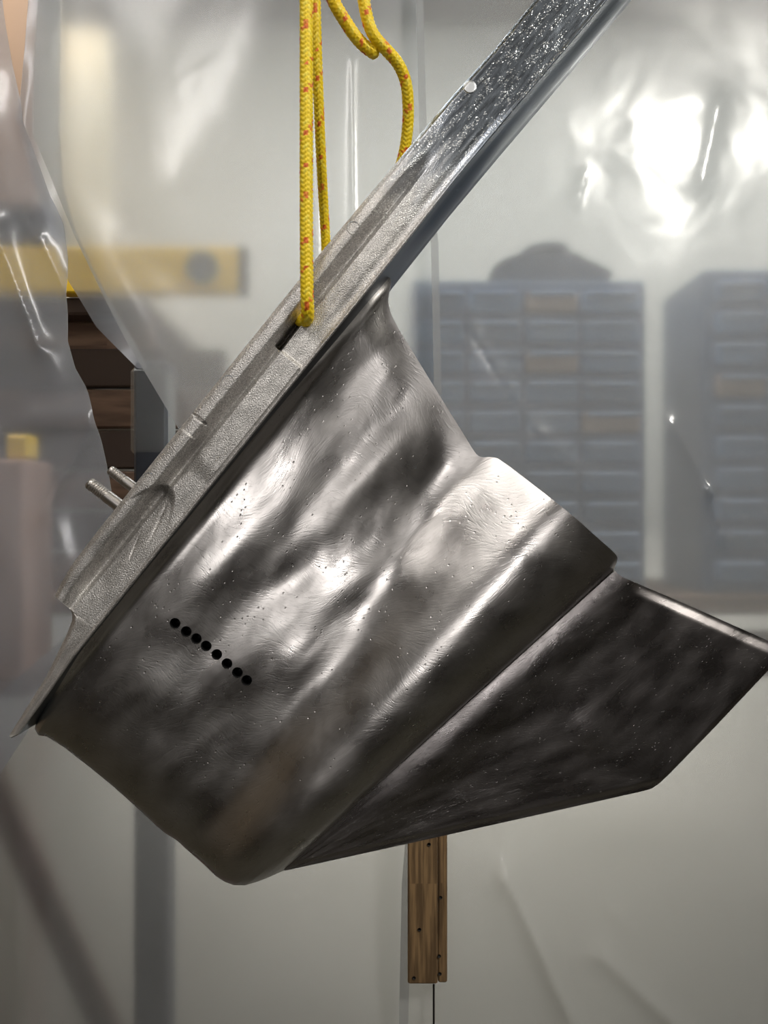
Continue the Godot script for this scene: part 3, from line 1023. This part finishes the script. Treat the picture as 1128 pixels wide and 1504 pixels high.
func back_left() -> void:
	var z := -0.78
	# shelf that carries the level and the boxes
	var y := far(0, 432, z).y
	var sh := thing("wall_shelf", Vector3(-1.0, y - 0.03, -1.1), "brown wooden shelf under the yellow spirit level", "shelf")
	part("board", box(Vector3(1.16, 0.03, 0.6), 0.004), M.brown, sh, Vector3(0, 0.015, 0))
	part("apron", box(Vector3(1.16, 0.09, 0.03), 0.004), M.plank, sh, Vector3(0, -0.045, 0.24))
	for s in [-0.45, 0.45]:
		part("bracket", box(Vector3(0.03, 0.16, 0.5), 0.004), M.brown, sh, Vector3(s, -0.08, -0.03))
	var at := far(150, 430, z)
	var lv := thing("spirit_level", at, "yellow spirit level with a dark round vial lying on the brown shelf", "level")
	far_box("body", -70, 362, 350, 430, z, 0.03, M.yellow, lv, 0.003)
	far_box("end_cap", 349, 360, 362, 431, z + 0.001, 0.032, M.dark, lv, 0.004)
	var r := U * 1.36 / 0.58 * 24.0 / 1.0
	part("vial", lathe([Vector2(-0.005, 0.1 * r), Vector2(-0.005, r), Vector2(0.006, r), Vector2(0.008, r * 0.85), Vector2(0.003, r * 0.75), Vector2(0.003, 0.0001)], 28), M.vial, lv, far(297, 393, z) - at)
	var cr := far(120, 345, -0.95)
	tag(far_box("cream_board", 92, 40, 158, 432, -0.97, 0.03, M.cream, self), "pale cream board standing upright behind the left end of the level", "board")
	tag(far_box("tan_board", -60, -10, 48, 300, -0.85, 0.03, M.tan, self), "orange-tan board at the far left above the dark toolbox", "board")
	var tb := thing("toolbox", far(0, 366, -0.9), "dark toolbox on the shelf at the far left behind the level", "toolbox")
	far_box("body", -70, 315, 66, 372, -0.9, 0.12, M.dark, tb, 0.006)
	far_box("lid", -72, 296, 68, 316, -0.895, 0.13, M.post, tb, 0.006)
	# brown chest under the shelf
	var ch := thing("brown_crate", far(150, 871, -0.86), "brown wooden crate on the bench below the shelf, seen in the gap between two sheets", "crate")
	for k in 6:
		far_box("plank", -60, 512 + k * 60, 330, 568 + k * 60, -0.84, 0.03, M.plank if k % 2 else M.brown, ch, 0.003)
	# post with tape round it
	var p := thing("post", Vector3(far(222, 600, -0.6).x, 0.0, -0.62), "dark upright post wrapped in clear tape, beside the free edge of the sheet", "post")
	var py := far(222, 530, -0.6).y
	part("shaft", box(Vector3(0.05, py, 0.05), 0.004), M.post, p, Vector3(0, py / 2, 0))
	var tp := part("tape_wrap", box(Vector3(0.056, 0.13, 0.056), 0.006), M.tape, p, Vector3(-0.002, py - 0.075, 0))
	tp.set_meta("label", "clear tape wrapped round the top")
	# leaning strip, red can, small yellow box, cardboard box
	var a := far(-78, 1000, -0.80)
	var b := far(226, 1660, -0.72)
	var lean := part("leaning_board", box(Vector3(0.048, a.distance_to(b), 0.02), 0.003), M.brown, self, (a + b) / 2)
	lean.look_at_from_position(lean.position, lean.position + (a - b).cross(Vector3.RIGHT).normalized() * -1.0, (a - b).normalized())
	tag(lean, "brown board leaning diagonally behind the sheet at the lower left", "board")
	var top := far(-24, 1050, -0.405)
	var broom := thing("broom", Vector3(top.x, 0.0, top.z), "red broom handle standing upright at the left edge between the sheets", "broom")
	part("handle", lathe([Vector2(0.05, 0.001), Vector2(0.05, 0.017), Vector2(top.y - 0.012, 0.017), Vector2(top.y - 0.003, 0.012), Vector2(top.y, 0.001)], 20), M.red, broom).rotation.x = -PI / 2
	part("head", box(Vector3(0.26, 0.06, 0.06), 0.01), M.dark, broom, Vector3(0, 0.03, 0))
	tag(far_box("yellow_box", 8, 638, 40, 674, -0.55, 0.04, M.yellow, self, 0.004), "small yellow box behind the crumpled sheet below its bright fold", "box")
	tag(far_box("cardboard_box", -120, 674.5, 34, 1000, -0.53, 0.10, M.card, self, 0.004), "pinkish cardboard box at the left edge behind the crumpled sheet, under a small yellow box", "box")
	var st := far(-43, 1000.5, -0.53)
	var stand := thing("side_table", Vector3(st.x, 0, -0.58), "narrow side table under the cardboard box at the left edge", "table")
	part("table_top", box(Vector3(0.16, 0.02, 0.13), 0.003), M.plank, stand, Vector3(0, st.y - 0.01, 0))
	part("pedestal", box(Vector3(0.03, st.y - 0.04, 0.03), 0.003), M.plank, stand, Vector3(-0.01, (st.y - 0.04) / 2 + 0.02, 0))
	part("foot", box(Vector3(0.15, 0.02, 0.12), 0.003), M.plank, stand, Vector3(-0.01, 0.01, 0))

func batten() -> void:
	var t := thing("wooden_batten", far(627, 1456, -0.425), "short rough wooden batten with nail holes below the hanging gearcase", "batten")
	far_box("board", 599, 1150, 643, 1446, -0.42, 0.012, M.wood, t, 0.002)
	far_box("edge_strip", 643.5, 1150, 657, 1444, -0.423, 0.010, M.wood, t, 0.002)
	for q in [Vector2(630, 1240), Vector2(608, 1436), Vector2(645, 1404), Vector2(616, 1365), Vector2(647, 1318), Vector2(646, 1430)]:
		part("nail_hole", lathe([Vector2(0.0008, 0.0024), Vector2(0.001, 0.002), Vector2(-0.0005, 0.0016), Vector2(-0.0005, 0.0001)], 10), M.cord, t, far(q.x, q.y, -0.4195) - t.position)
	var c := part("cord", CylinderMesh.new(), M.cord, self, far(637, 1700, -0.43))
	var cm := c.mesh as CylinderMesh
	cm.top_radius = 0.0013
	cm.bottom_radius = 0.0013
	cm.height = 2.0 * (far(637, 1446, -0.43).y - far(637, 1700, -0.43).y)
	tag(c, "thin dark cord hanging below the wooden batten", "cord")
